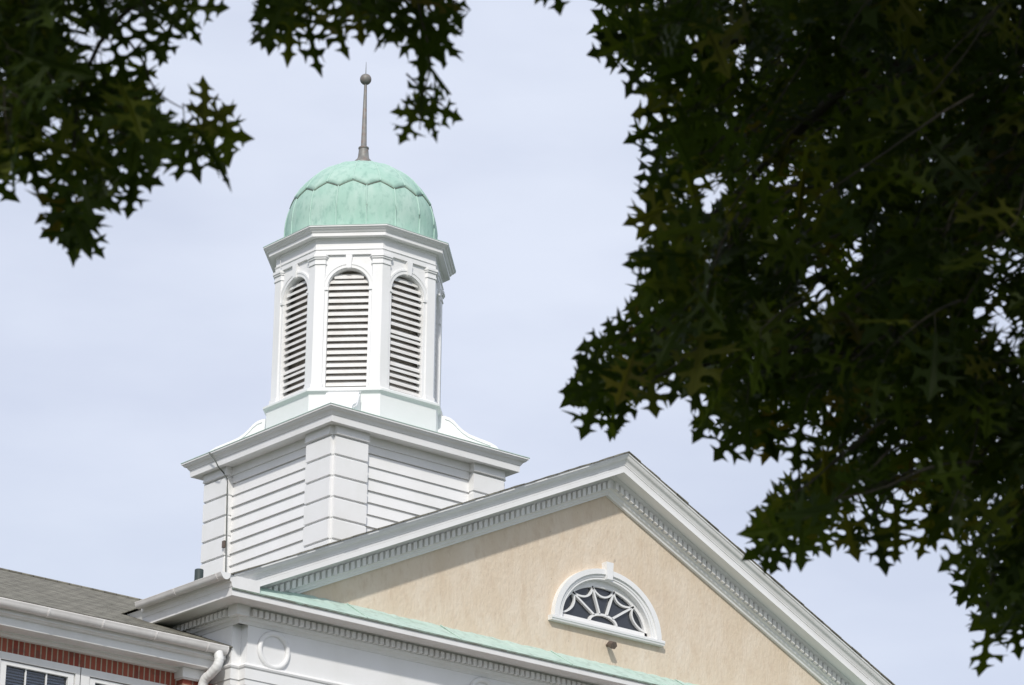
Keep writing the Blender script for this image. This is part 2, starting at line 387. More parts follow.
# side crown moulding + fascia above the corona on both sides, running back
for sg in (-1, 1):
    sc_ = MB()
    p = [(-XS, 1.37), (-XS, -.452)] if sg < 0 else [(XS, -.452), (XS, BACK)]
    sc_.sweep([(0, -.278), (.384, -.278), (.384, -.262), (.392, -.258)]+cyma(.394, -.25, .432, -.165)+[(.436, -.16), (.436, -.128), (0, -.128)], p, closed=False)
    if sg < 0: sc_.sweep([(0, -.278), (.35, -.278), (.40, -.155), (0, -.155)], [(-XS, 2.6), (-XS, 1.372)], closed=False)
    sc_.build('side_cornice', TRIM, hall)
    gt = MB()
    gx = XS+.437
    n = 8
    def gp(t, r): return (sg*(gx+.058-r*math.cos(t)), -.118-r*math.sin(t)*1.25)
    prof = [gp(math.pi*i/n, .058) for i in range(n+1)]+[(sg*(gx+.120), -.113)]+[gp(math.pi*(n-i)/n, .052) for i in range(n+1)]
    yend = 1.33 if sg < 0 else BACK
    ys_ = [-.455, yend]
    rows = [[(a, y, z) for a, z in prof] for y in ys_]
    gt.grid(rows, closed_v=True, smooth=True, cap=True)
    go = gt.build('gutter', GUTTER, hall)
    ec = MB(); ec.prism([gp(math.pi*i/12, .066) for i in range(13)], -.468, -.453, lambda u, v, d: (u, d, v)); ec.build('end_cap', WHITE, go)
    y = -.35
    hg = 0
    while y < yend-.1 and hg < 12:
        h_ = MB(); rr = [[(a, yy, z) for a, z in [gp(math.pi*i/n, .063) for i in range(n+1)]+[gp(math.pi*(n-i)/n, .0585) for i in range(n+1)]] for yy in (y, y+.022)]
        h_.grid(rr, closed_v=True, smooth=False, cap=True); h_.build('gutter_bracket', GUTTER, go); y += .86; hg += 1

# ---- frieze with notched corners, medallions, architrave
def notched(off, w=NW, back=BACK):
    a, f = XS+off, FY-off
    return [(-a, back), (-a, f+w), (-a+w, f+w), (-a+w, f), (a-w, f), (a-w, f+w), (a, f+w), (a, back)]
def solid(path, z0, z1, mb):
    n = len(path); mb.add([(x, y, z0) for x, y in path]+[(x, y, z1) for x, y in path],
        [tuple(range(n)), tuple(range(2*n-1, n-1, -1))]+[(i, (i+1) % n, (i+1) % n+n, i+n) for i in range(n)])
fr = MB(); solid(notched(0), -1.03, -.52, fr); frz = fr.build('frieze', WHITE, hall)
ar = MB(); solid(notched(.018, .12), -1.272, -1.20, ar); solid(notched(.03, .12), -1.198, -1.07, ar)
arch = ar.build('architrave', WHITE, hall)
ta = MB(); ta.sweep([(-.05, -1.0695), (.035, -1.0695), (.045, -1.06), (.05, -1.045)]+cyma(.052, -1.043, .012, -1.005, 4)+[(-.05, -1.0)], notched(0, .12), closed=False)
ta.build('taenia_moulding', WHITE, arch)
for xm in (-5.28, -2.09, 2.09, 5.28):
    md = MB(); rows = []
    for i in range(48):
        t = 2*math.pi*i/48; rows.append([(xm+(.203+.034*math.cos(a))*math.cos(t), FY-.003-.036*max(-.1, math.sin(a)), -.795+(.203+.034*math.cos(a))*math.sin(t)) for a in [2*math.pi*j/10 for j in range(10)]])
    md.grid(rows, closed_u=True, closed_v=True, smooth=True)
    md.build('ring_medallion', WHITE, frz)

# ---- main roof
rf = MB(); rz = 2.768
def roofslab(mb, y0, y1, th):
    for sg in (-1, 1):
        xe = 6.23
        vs = []
        for y in (y0, y1):
            vs += [(0, y, rz-.022), (sg*xe, y, rz-.022-SL*xe), (sg*xe, y, rz-.022-SL*xe+th), (0, y, rz-.022+th)]
        mb.add(vs, [(0, 1, 2, 3), (7, 6, 5, 4), (0, 4, 5, 1), (1, 5, 6, 2), (2, 6, 7, 3), (3, 7, 4, 0)])
roofslab(rf, -.42, BACK+.3, .012)
# individual starter shingles along the rake edge: uneven overhanging edge
rs = random.Random(5); xq = 0
while xq < 6.1:
    ln = rs.uniform(.14, .24)
    for sg in (-1, 1):
        ov = rs.uniform(.465, .482); dz = rs.uniform(0, .004); tk = rs.uniform(.008, .015)
        vs = []
        for y in (-ov, -.3):
            for (xx, e) in ((xq, 0), (xq+ln, 0), (xq+ln, tk+.005), (xq, tk)):
                vs.append((sg*xx, y, rz-.0225-SL*xx+dz+e))
        rf.add(vs, [(0, 1, 2, 3), (7, 6, 5, 4), (0, 4, 5, 1), (1, 5, 6, 2), (2, 6, 7, 3), (3, 7, 4, 0)])
    xq += ln*.93
rf.build('roof', SHINGLE, hall)
gb = MB(); gb.prism([(-5.7, -.1), (5.7, -.1), (0, 2.6)], BACK-.2, BACK, TX); gb.build('rear_gable', STUCCO, hall)

# ---- lunette window

G0, GA, GB, GY = .548, .735, .525, .06
arv = MB()
def ellring(mb, a0, b0, a1, b1, z, y0, y1, n=40):
    o_ = arc(0, z, a1, b1, 180, 0, n); i_ = arc(0, z, a0, b0, 180, 0, n)
    rows = [[(o_[k][0], y0, o_[k][1]), (o_[k][0], y1, o_[k][1]), (i_[k][0], y1, i_[k][1]), (i_[k][0], y0, i_[k][1])] for k in range(n+1)]
    mb.grid(rows, closed_v=True, smooth=False, cap=True)
ellring(arv, .845, .70, .925, .768, .468, -.075, .01)
ellring(arv, .800, .665, .846, .705, .468, -.050, .01)
window = arv.build('fanlight_window', WHITE, hall)
jb = MB()
ellring(jb, .765, .635, .799, .664, .468, -.04, .115); jb.build('reveal', WHITE, window)
sf = MB(); ellring(sf, GA-.012, GB-.012, .764, .632, .50, .035, .085); sf.box(-.764, .764, .035, .085, .468, G0)
sf.build('sash_frame', WHITE, window)
kb = MB(); kb.prism([(-.046, 1.105), (.046, 1.105), (.060, 1.335), (-.060, 1.335)], -.100, 0, TX); kb.build('keystone', WHITE, window)
sb = MB(); sb.prism([(.0, .398), (-.075, .398), (-.08, .42), (-.088, .425), (-.088, .452), (-.084, .462), (.04, .468)], -.975, .975, lambda u, v, d: (d, u, v)); sb.build('sill', SILL, window)
gl = MB(); gl.prism([(-GA, .5)]+arc(0, G0-.02, GA+.01, GB+.01, 180, 0, 30)+[(GA, .5)], .072, .078, TX); gl.build('glass', GLASS, window)
dk = MB(); dk.box(-.9, .9, .24, .9, .3, 1.3); dk.build('dark_room_behind', DARK, window)
mu = MB()
HA, HB = .232, .112
def bar(pts, wdt, mb, y0=.032, y1=.071):
    n = len(pts); lft = []; rgt = []
    for i, p in enumerate(pts):
        a = Vector(pts[max(i-1, 0)]); c = Vector(pts[min(i+1, n-1)]); d = (c-a).normalized(); q = Vector((-d.y, d.x))*wdt/2
        lft.append((p[0]+q.x, p[1]+q.y)); rgt.append((p[0]-q.x, p[1]-q.y))
    rows = [[(lft[i][0], y0, lft[i][1]), (rgt[i][0], y0, rgt[i][1]), (rgt[i][0], y1, rgt[i][1]), (lft[i][0], y1, lft[i][1])] for i in range(n)]
    mb.grid(rows, closed_v=True, smooth=False, cap=True)
bar(arc(0, G0-.005, HA, HB, 180, 0, 20), .03, mu)
sp = [(-.715, G0+.015)]
for xx in (-.53, -.19, .19, .53):
    zt = .50+(GB-.0)*math.sqrt(1-(xx/GA)**2)+.0
    sp.append((xx, zt))
    th = math.atan2((zt-G0), xx)
    hx, hz = HA*math.cos(th), HB*math.sin(th)
    k_ = {-.53: -.155, -.19: -.06, .19: .06, .53: .155}[xx]
    bar([(k_, G0+HB*math.sqrt(max(0, 1-(k_/HA)**2))), (xx, zt)], .026, mu)
sp.append((.715, G0+.015))
for a, c in zip(sp[:-1], sp[1:]):
    A, C = Vector(a), Vector(c); mid = (A+C)/2; hub = Vector((0, G0+.02)); dd = (hub-mid).normalized(); ln = (C-A).length
    pts = []
    for i in range(13):
        t = i/12; s_ = 4*t*(1-t); pts.append(tuple(A.lerp(C, t)+dd*ln*.30*s_**.85))
    bar(pts, .024, mu)
mu.build('muntins', SILL, window)

# ---- small lamp on the stucco
lamp = thing('wall_lamp', 'small brown weathered lamp housing on the stucco just below the fanlight window', 'lamp', (.03, 0, .24))
lb = MB(); lb.tube([(.03, .0, .25), (.03, -.06, .25)], .022, 8); lb.build('bracket', LAMP, lamp)
lh = MB(); 
lh.tube([(.03, -.05, .262), (.024, -.09, .245), (.018, -.15, .215)], [.038, .050, .052], 6); lh.build('housing', LAMP, lamp)

# ---- vent pipe
# (seen just above the side gutter, standing on the left roof slope)
vx, vy = -5.45, 1.31
vp = thing('vent_pipe', 'short black vent pipe rising above the gutter left of the cupola base', 'pipe', (vx, vy, rz-SL*5.45))
q = MB(); zb = rz-SL*5.45; q.lathe([(.055, -.02), (.055, .22), (.048, .227), (.048, .15)], (vx, vy, zb), 16); q.build('pipe', PIPE, vp)
q = MB(); q.lathe([(.12, .0), (.075, .03), (.056, .09)], (vx, vy, zb), 16); q.build('flashing_collar', PIPE, vp)

# ================================================================== BRICK WING
wing = thing('brick_wing', 'low red brick wing with grey shingle roof and white eave left of the pediment', 'building', (-11, 6, GROUND))
WXR = -XS-.03; WXL = -17.0
WY = .5
wb = MB(); wb.box(WXL, -6.19, WY+.35, 11.5, GROUND, -1.0)
OPEN = [(-12.53, -10.16), (-8.75, -6.38)]
for xa, xb in ((WXL, -12.53), (-10.16, -8.75), (-6.38, -6.19)): wb.box(xa, xb, WY+.03, WY+.349, GROUND, -1.0)
for xa, xb in OPEN: wb.box(xa+.0005, xb-.0005, WY+.03, WY+.349, GROUND, -3.26); wb.box(xa+.0005, xb-.0005, WY+.03, WY+.349, -1.288, -1.0)
wb.box(-6.24, WXR, .38, 1.2, GROUND, -1.21); wb.build('wall', BRICK, wing)
sc2 = MB(); sc2.box(WXL, -6.19, WY, WY+.029, -1.286, -1.0); sc2.build('soldier_course', SOLDIER, wing)
# eave: fascia, soffit, bed moulding (extruded along x)
ev = MB()
prof = [(.14, -.86), (.14, -.95), (.155, -.965), (.175, -.975), (.20, -.98), (.235, -1.078), (.25, -1.085), (.40, -1.085), (.405, -1.10), (.43, -1.112), (.495, -1.118), (.53, -1.10), (.53, -.86)]
prof = [(.14, -.86), (.14, -.955), (.16, -.962), (.17, -.975), (.205, -.982), (.205, -1.075), (.23, -1.082), (.40, -1.082), (.405, -1.10), (.43, -1.105), (.45, -1.125), (.499, -1.13), (.53, -1.10), (.53, -.86)]
ev.prism(prof, WXL, WXR, lambda u, v, d: (d, u, v)); eave = ev.build('eave_cornice', TRIM, wing)
# gutter
gt = MB(); n = 10; gy, gz, gr = .085, -.838, .062
def gq(t, r): return (gy-r*math.cos(t), gz-r*math.sin(t)*1.32)
prof = [(gy-.072, gz+.012)]+[gq(math.pi*i/n, gr) for i in range(n+1)]+[gq(math.pi*(n-i)/n, gr-.006) for i in range(n+1)]
gt.grid([[(x, a, z) for a, z in prof] for x in (WXL, -5.86)], closed_v=True, smooth=True, cap=True)
gut = gt.build('gutter', GUTTER, wing)
ec = MB(); ec.prism([gq(math.pi*i/n, gr+.003) for i in range(n+1)], -5.868, -5.855, lambda u, v, d: (d, u, v)); ec.build('end_cap', GUTTER, gut)
x = -6.15
while x > WXL+.2:
    h_ = MB(); pr = [gq(math.pi*i/n, gr+.006) for i in range(n//2+2)]+[gq(math.pi*(n//2+1-i)/n, gr+.0005) for i in range(n//2+2)]
    h_.grid([[(xx, a, z) for a, z in pr] for xx in (x, x+.02)], closed_v=True, smooth=False, cap=True)
    h_.build('gutter_bracket', GUTTER, gut); x -= .725
# roof with drip edge, starting just behind the gutter, up to a ridge, meeting the hall roof
WS, RY = .385, 6.0
def wz(y): return -.795+WS*(y-.08)
wr = MB()
top = lambda y: wz(y)
xr_ = -2.9
wr.add([(WXL, .06, wz(.06)), (WXR+.03, .06, wz(.06)), (WXR+.03, 1.0, wz(1.0)), (WXL, 1.0, wz(1.0))], [(0, 1, 2, 3)])
wr.add([(WXL, 1.0, wz(1.0)), (-5.83, 1.0, wz(1.0)), (-5.83, 2.2, wz(2.2)), (xr_, RY, wz(RY)), (WXL, RY, wz(RY))], [(0, 1, 2, 3, 4)])
wr.add([(WXL, RY, wz(RY)), (xr_, RY, wz(RY)), (-6.0, 11.8, wz(.2)), (WXL, 11.8, wz(.2))], [(0, 1, 2, 3)])
# eave edge thickness as two shingle layers
wr.box(WXL, WXR+.03, .045, .30, wz(.045)-.016, wz(.045)-.004, None)
rfw = wr.build('roof', SHINGLE, wing)
dp = MB(); dp.box(WXL, -5.86, .035, .13, -.835, -.823); dp.build('drip_edge', GUTTER, rfw)
rc = MB(); rc.tube([(WXL, RY, wz(RY)+.008), (xr_, RY, wz(RY)+.004)], .022, 6); rc.build('ridge_cap', SHINGLE, rfw)
# shingle flap over the end of the hall's side cornice
fpm = MB(); 
# wing left gable
wg = MB(); wg.prism([(.53, -1.0), (11.47, -1.0), (RY, wz(RY)-.03)], WXL, WXL+.2, lambda u, v, d: (d, u, v)); wg.build('gable_wall', BRICK, wing)
# windows under the soldier course
x0 = -8.62
def wing_window(xa, xb):
    f = MB(); f.box(xa-.13, xb+.07, WY-.01, WY+.10, -1.372, -1.2885)
    f.box(xa-.13, xa, WY-.008, WY+.10, -3.2, -1.373); f.box(xb, xb+.07, WY-.008, WY+.10, -3.2, -1.373)
    f.box(xa-.13, xb+.07, WY-.012, WY+.10, -3.26, -3.2)
    o = f.build('window', TRIM, wing)
    s = MB(); xi, xj = xa+.012, xb-.012
    s.box(xi, xj, WY+.008, WY+.06, -1.425, -1.383); s.box(xi, xi+.075, WY+.008, WY+.06, -3.19, -1.4255); s.box(xj-.075, xj, WY+.008, WY+.06, -3.19, -1.4255)
    s.box(xi+.075, xj-.075, WY+.015, WY+.06, -2.32, -2.26); s.box(xi+.075, xj-.075, WY+.008, WY+.06, -3.19, -3.1); s.build('sash_frame', WHITE, o)
    g_ = MB(); g_.box(xi+.07, xj-.07, WY+.048, WY+.052, -3.15, -1.42); g_.build('glass', CLEAR, o)
    bl_ = MB(); z = -1.43
    while z > -3.1:
        bl_.add([(xi+.06, WY+.085, z-.012), (xj-.06, WY+.085, z-.012), (xj-.06, WY+.108, z+.010), (xi+.06, WY+.108, z+.010)], [(0, 1, 2, 3)]); z -= .034
    bl_.build('venetian_blind', BLIND, o)
    dk_ = MB(); dk_.box(xi+.03, xj-.03, WY+.15, WY+.34, -3.19, -1.40); dk_.build('dark_room_behind', DARK, o)
    m_ = MB(); wdt = (xj-xi-.15)/3
    for i in (1, 2): m_.box(xi+.075+wdt*i-.008, xi+.075+wdt*i+.008, WY+.03, WY+.047, -3.1, -1.426)
    for z in (-1.87, -2.68): m_.box(xi+.075, xj-.075, WY+.031, WY+.0465, z-.011, z+.011)
    m_.build('muntins', WHITE, o)
for i in range(2): wing_window(-8.62+i*1.18, -7.63+i*1.18)
for i in range(2): wing_window(-12.4+i*1.18, -11.41+i*1.18)
# corner pier cap
pc = MB(); pc.box(-6.28, -5.97, .33, .6, -1.20, -1.085); pc.box(-6.26, -5.95, .35, .6, -1.215, -1.201); pc.build('pier_cap', WHITE, wing)
# downspout: outlet at the gutter, ribbed elbow, pipe on the pier
ds = MB()
pts = []; rad = []
ctrl = [(-5.965, .10, -.88), (-5.965, .075, -.94), (-5.965, .06, -1.01), (-5.98, .085, -1.085), (-5.995, .17, -1.15), (-6.01, .255, -1.195), (-6.015, .30, -1.27), (-6.015, .31, -1.4)]
def cr(P, t):
    n = len(P)-1; i = min(int(t*n), n-1); u = t*n-i
    p = [Vector(P[max(0, min(n, i+d))]) for d in (-1, 0, 1, 2)]
    return .5*((2*p[1])+(-p[0]+p[2])*u+(2*p[0]-5*p[1]+4*p[2]-p[3])*u*u+(-p[0]+3*p[1]-3*p[2]+p[3])*u**3)
for i in range(57):
    t = i/56; pts.append(cr(ctrl, t)); rad.append(.056+(.0012*math.sin(i*1.57) if 14 < i < 44 else 0))
pts.append(Vector((-6.015, .31, GROUND+.2))); rad.append(.05)
ds.tube(pts, rad, 14); ds.build('downspout', WHITE, wing)

# ================================================================== CUPOLA
TY = 5.4577
cup = thing('cupola', 'white louvred octagonal cupola with green copper dome and spike on the roof ridge', 'cupola', (0, TY, 1.3))
HS = 1.574
def sq(o): return [(-o, TY+o), (-o, TY-o), (o, TY-o), (o, TY+o)]
RSM = HS-.12     # siding plane
bs = MB(); bs.box(-RSM+.03, RSM-.03, TY-RSM+.03, TY+RSM-.03, 1.0, 3.95)
base = bs.build('base', WHITE, cup)
def rotT(k):   # k quarter turns about the cupola axis: local face looks toward -Y, u along +X
    c, s = round(math.cos(k*math.pi/2)), round(math.sin(k*math.pi/2))
    return lambda x, y, z: (x*c-y*s, TY+x*s+y*c, z)
QW = .62
for k in range(4):
    T = rotT(k)
    cl = MB(); z = 3.634
    # clapboards: each board's lower edge proud
    hw = HS-QW+.004
    zz = 1.10
    zt = 3.64
    nb = 0
    pit = .1755
    z = zt
    while z > 1.0:
        zl = z-pit
        # board leaning: top at RSM-.026, bottom at RSM+.004
        zl += rs.uniform(-.003, .003); pr_ = .018+rs.uniform(-.003, .004)
        cl.prism([(-(RSM-.030), z+.012), (-(RSM-.012), z+.004), (-(RSM+pr_), zl), (-(RSM-.030), zl)], -hw, hw, lambda u, v, d, T=T: T(d, u, v))
        z = zl
    cl.build('siding', WHITE, cup)
    fb = MB(); fb.box(-hw, hw, -(RSM+.016), -(RSM-.03), 3.652, 3.765, T); fb.box(-hw, hw, -(RSM+.034), -(RSM-.03), 3.766, 3.886, T); fb.build('frieze_board', WHITE, cup)
    # quoins: stack of chamfered blocks at the corner, with a small re-entrant notch
    qn = MB(); zj = [1.04+.3035*i for i in range(9)]; zj = [3.466-.3035*i for i in range(8, -1, -1)]+[3.755]
    nt_ = .055
    q0 = HS-QW
    for a, c in zip(zj[:-1], zj[1:]):
        poly = [(-HS+nt_, -HS), (-q0, -HS), (-q0, -RSM+.05), (-RSM+.05, -RSM+.05), (-RSM+.05, -q0), (-HS, -q0), (-HS, -HS+nt_), (-HS+nt_, -HS+nt_)]
        def lay(off): return [(-HS+nt_, -HS+off), (-q0-off*.4, -HS+off), (-q0-off*.4, -RSM+.05), (-RSM+.05, -RSM+.05), (-RSM+.05, -q0-off*.4), (-HS+off, -q0-off*.4), (-HS+off, -HS+nt_), (-HS+nt_+off*.3, -HS+nt_+off*.3)]
        rows = []
        for zz_, off in ((a, .034), (a+.008, .034), (a+.010, .0), (c-.036, 0), (c-.012, .03), (c, .034)):
            rows.append([T(x, y, zz_) for x, y in lay(off)])
        qn.grid(rows, closed_v=True, smooth=False, cap=True)
    # neck band at top
    rows = []
    for zz_, off in ((3.756, -.022), (3.768, -.026), (3.78, -.016), (3.885, -.016)):
        rows.append([T(x, y, zz_) for x, y in lay(off)])
    qn.grid(rows, closed_v=True, smooth=False, cap=True)
    qn.build('quoin', WHITE, cup)
# base cornice
bc = MB()
bc.sweep([(0, 3.887), (1.60, 3.887), (1.612, 3.875), (1.700, 3.872), (1.700, 3.872), (1.704, 3.965), (1.716, 3.972), (1.72, 3.985)]+cyma(1.724, 3.988, 1.785, 4.052)+[(1.80, 4.056), (1.80, 4.078), (0, 4.078)], [(-.001, TY+.001), (-.001, TY-.001), (.001, TY-.001), (.001, TY+.001)])
bcn = bc.build('base_cornice', WHITE, cup)
# apron roof of copper: thin green drip edge + low slope
ap_ = MB(); r0 = [T0 for T0 in sq(1.808)]; r1 = sq(1.15)
ap_.grid([[(x, y, 4.079) for x, y in sq(1.808)], [(x, y, 4.089) for x, y in sq(1.808)], [(x, y, 4.20) for x, y in r1]], closed_v=True, smooth=False, cap=True)
ap_.build('apron_roof', FLASH, cup)
# octagonal plinth
def octv(a, ph=22.5): return [(a/math.cos(math.pi/8)*math.cos(R(ph+45*i)), TY+a/math.cos(math.pi/8)*math.sin(R(ph+45*i))) for i in range(8)]
def octw(a):   # clockwise order so that the outward side is on the right-hand side of the walk direction: we use CCW + right = outward
    return octv(a)
oc0 = octw(.001)
pl = MB(); pl.sweep([(0, 4.05), (1.235, 4.05), (1.235, 4.672), (1.245, 4.685), (1.265, 4.705), (1.285, 4.715), (1.285, 4.745), (1.262, 4.757), (1.215, 4.79), (0, 4.80)], oc0)
pln = pl.build('plinth', PLINTH, cup)
# scroll brackets on the four diagonal faces
prof = [(1.20, 4.05), (1.20, 4.705), (1.262, 4.705), (1.262, 4.675), (1.34, 4.668), (1.41, 4.64), (1.47, 4.59), (1.53, 4.52), (1.60, 4.45), (1.69, 4.385), (1.80, 4.335), (1.92, 4.285), (2.0, 4.25), (2.08, 4.20), (2.13, 4.14), (2.13, 4.07)]
for k in range(4):
    a = R(45+90*k); dr = Vector((math.cos(a), math.sin(a))); lt = Vector((-dr.y, dr.x))
    sbk = MB(); sbk.prism([(u, v) for u, v in prof], -.235, .235, lambda u, v, d: (dr.x*u+lt.x*d, TY+dr.y*u+lt.y*d, v))
    o = sbk.build('scroll_bracket', WHITE, cup)
    rb = MB()
    for sd_ in (-1, 1):
        pts = [(dr.x*u+lt.x*.237*sd_, TY+dr.y*u+lt.y*.237*sd_, v-.045) for u, v in prof[4:13]]
        rb.tube(pts, .012, 6)
    rb.build('scroll_bead', WHITE, o)
# lantern walls: 8 faces with arched louvred openings
PA = 1.185      # pilaster face apothem
WAP = 1.15      # wall face apothem
OW, SPR, AR = .296, 6.335, .300
ZB, ZT = 4.79, 6.84
proto_w = None
core = MB(); core.sweep([(0, 4.8), (.95, 4.8), (.95, 6.83), (0, 6.83)], octw(.001)); core.build('lantern_core', ATTIC, cup)
for k in range(8):
    a = R(45*k); nrm = Vector((math.cos(a), math.sin(a))); lt = Vector((-nrm.y, nrm.x))
    def T(u, v, d, nrm=nrm, lt=lt): return (nrm.x*d+lt.x*u, TY+nrm.y*d+lt.y*u, v)
    HW = WAP*math.tan(math.pi/8)
    wl = MB()
    wi = WAP-.11; hwi = wi*math.tan(math.pi/8)
    # jambs and spandrel
    for sg in (-1, 1):
        wl.prism([(sg*HW, ZB), (sg*OW, ZB), (sg*OW, SPR), (sg*HW, SPR)], wi, WAP, T)
    wl.prism([(-HW, SPR)]+[(x, z) for x, z in arc(0, SPR, OW, AR, 180, 0, 24)]+[(HW, SPR), (HW, ZT), (-HW, ZT)], wi, WAP, T)
    wl.build('lantern_wall', WHITE, cup)
    # archivolt = window root
    av = MB()
    def ring(mb, r0, r1, d0, d1):
        o_ = arc(0, SPR, r1, r1, 180, 0, 24); i_ = arc(0, SPR, r0, r0, 180, 0, 24)
        mb.grid([[T(*o_[j], d0), T(*o_[j], d1), T(*i_[j], d1), T(*i_[j], d0)] for j in range(25)], closed_v=True, smooth=False, cap=True)
    ring(av, .306, .368, WAP-.01, WAP+.022); ring(av, .352, .378, WAP-.01, WAP+.030)
    for sg in (-1, 1):
        av.prism([(sg*.385, SPR-.04), (sg*.29, SPR-.04), (sg*.29, SPR-.002), (sg*.385, SPR-.002)], WAP-.01, WAP+.034, T)
        av.prism([(sg*.345, ZB+.01), (sg*.300, ZB+.01), (sg*.300, SPR-.041), (sg*.345, SPR-.041)], WAP-.01, WAP+.014, T)
    wo = av.build('louvred_window', WHITE, cup)
    ks = MB(); ks.prism([(-.032, SPR+.29), (.032, SPR+.29), (.048, ZT-.012), (-.048, ZT-.012)], WAP-.01, WAP+.055, T); ks.build('keystone', WHITE, wo)
    lv = MB(); z = ZB+.045; rl = random.Random(k*7+1); i = 0
    while z < SPR+AR-.04:
        if z+.03 > SPR: hwid = math.sqrt(max(.0, (AR-.004)**2-(z+.03-SPR)**2))
        else: hwid = OW-.003
        tilt = .074+rl.uniform(-.003, .003); dz = rl.uniform(-.003, .003)
        if (k, i) in ((4, 4), (6, 9), (5, 17), (6, 4)): dz -= .022
        if hwid > .05:
            d1 = WAP-.03; d0 = d1-tilt
            lv.prism([(d1, z+dz), (d1, z+.032+dz), (d0, z+.100+dz), (d0-.006, z+.074+dz)], -hwid, hwid, lambda u, v, d, T=T: T(d, v, u))
        z += .0985; i += 1
    lv.build('louvres', LOUVRE, wo)
    # folded corner pilaster at the corner between face k and k+1
    av_ = R(45*k+22.5)
    ps = MB()
    def pil(ofs, wd, z0, z1, mb, t0=.0):
        A = PA+ofs; hw_ = A*math.tan(math.pi/8); n2 = Vector((math.cos(a+R(45)), math.sin(a+R(45)))); l2 = Vector((-n2.y, n2.x))
        back = WAP-.04; hb_ = back*math.tan(math.pi/8)
        p = [nrm*back+lt*(hb_-wd), nrm*A+lt*(hw_-wd), nrm*A+lt*hw_, n2*A-l2*(hw_-wd), n2*back-l2*(hb_-wd), nrm*back+lt*hb_]
        mb.grid([[(q.x, TY+q.y, z) for q in p] for z in (z0, z1)], closed_v=True, smooth=False, cap=True)
    pil(0, .145, 4.80, 6.69, ps); 
    po = ps.build('corner_pilaster', WHITE, cup)
    cp = MB(); pil(.014, .158, 6.691, 6.712, cp); pil(.004, .149, 6.7125, 6.775, cp); pil(.022, .165, 6.7755, 6.80, cp); pil(.036, .178, 6.8005, 6.838, cp); cp.build('capital', WHITE, po)
    fb = MB(); pil(.02, .162, 4.7905, 4.85, fb); fb.build('plinth_block', WHITE, po)
# entablature + cornice
en = MB(); en.sweep([(0, 6.839), (1.185, 6.839), (1.185, 6.908), (1.198, 6.915), (1.198, 6.925), (1.178, 6.935), (1.178, 7.06), (1.195, 7.068), (1.20, 7.09), (0, 7.09)], octw(.001))
ent = en.build('entablature', WHITE, cup)
cn = MB(); cn.sweep([(0, 7.0905), (1.285, 7.0905), (1.285, 7.14), (1.30, 7.148), (1.305, 7.156)]+cyma(1.308, 7.158, 1.352, 7.205)+[(1.366, 7.208), (1.366, 7.226), (0, 7.226)], octw(.001))
cn.build('cornice', WHITE, ent)
rw = MB(); rw.grid([[(x, y, z) for x, y in octw(a)] for a, z in ((1.372, 7.2265), (1.372, 7.236), (1.14, 7.275))], closed_v=True, smooth=False, cap=True); rw.build('copper_gutter_roof', SEAM, ent)
# dome
ZC, RD, HD = 7.60, 1.135, 1.11
SEG = 128
def dpt(az, t, off=0):
    """t<0: cylinder below the spring; t>=0 angle"""
    if t < 0: return (RD+off, ZC+t)
    return ((RD+off)*math.cos(t), ZC+(HD+off)*math.sin(t))
def valley(az):   # height of the scalloped seam at azimuth (deg): peaks at multiples of 22.5, valleys between
    u = ((az/22.5) % 1.0); tri = abs(u-.5)*2; tri = tri**.85
    return .382+.105*tri
dm = MB(); rows = []
for t in [-.36, -.2, 0]+[.06*i for i in range(1, 26)]:
    r_, z_ = dpt(0, t); rows.append([(r_*math.cos(2*math.pi*j/SEG), TY+r_*math.sin(2*math.pi*j/SEG), z_) for j in range(SEG)])
dm.grid(rows, closed_v=True, smooth=True, cap=True)
dome = dm.build('dome', COPPER, cup)
us = MB(); rows = []; SG2 = 320
for j in range(SG2):
    az = 360*j/SG2; t0 = math.asin(valley(az)/HD); r = []
    for off, tt in ((-.004, 0), (.018, 0)):
        rr_, zz_ = dpt(az, t0, off); r.append((rr_*math.cos(R(az)), TY+rr_*math.sin(R(az)), zz_))
    for i in range(1, 15):
        t = t0+(math.pi/2-.03-t0)*i/14; rr_, zz_ = dpt(az, t, .018); r.append((rr_*math.cos(R(az)), TY+rr_*math.sin(R(az)), zz_))
    rows.append(r)
us.grid(rows, closed_u=True, smooth=True)
us.build('upper_copper_tier', COPPER, dome)
sm = MB()
for i in range(16):
    az = 11.25+22.5*i; pts = []
    t1 = math.asin(valley(az)/HD)
    for t in [-.33, -.15, 0]+[t1*j/5 for j in range(1, 6)]:
        r_, z_ = dpt(0, t, .002); pts.append((r_*math.cos(R(az)), TY+r_*math.sin(R(az)), z_))
    sm.tube(pts, .0125, 6)
    az = 22.5*i; pts = []; t1 = math.asin(valley(az)/HD)
    for j in range(9):
        r_, z_ = dpt(0, t1+(math.pi/2-.06-t1)*j/8, .019); pts.append((r_*math.cos(R(az)), TY+r_*math.sin(R(az)), z_))
    sm.tube(pts, .0095, 6)
sm.build('standing_seams', SEAM, dome)
dl = MB(); pts = []  # dark tube paints the shadow and solder line under the scalloped edge
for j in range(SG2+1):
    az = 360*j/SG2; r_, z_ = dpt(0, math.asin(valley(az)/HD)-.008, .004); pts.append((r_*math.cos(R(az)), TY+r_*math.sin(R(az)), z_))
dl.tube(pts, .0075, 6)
for az_, za, zb_ in ((191, .05, .30), (236.5, -.2, .05), (281.3, -.1, .12)):
    q_ = [(dpt(0, t_, .003)[0]*math.cos(R(az_)), TY+dpt(0, t_, .003)[0]*math.sin(R(az_)), dpt(0, t_, .003)[1]) for t_ in [za+(zb_-za)*u/5 for u in range(6)]]
    dl.tube(q_, .005, 5)
dl.build('joint_shadow_line', DRIP, dome)
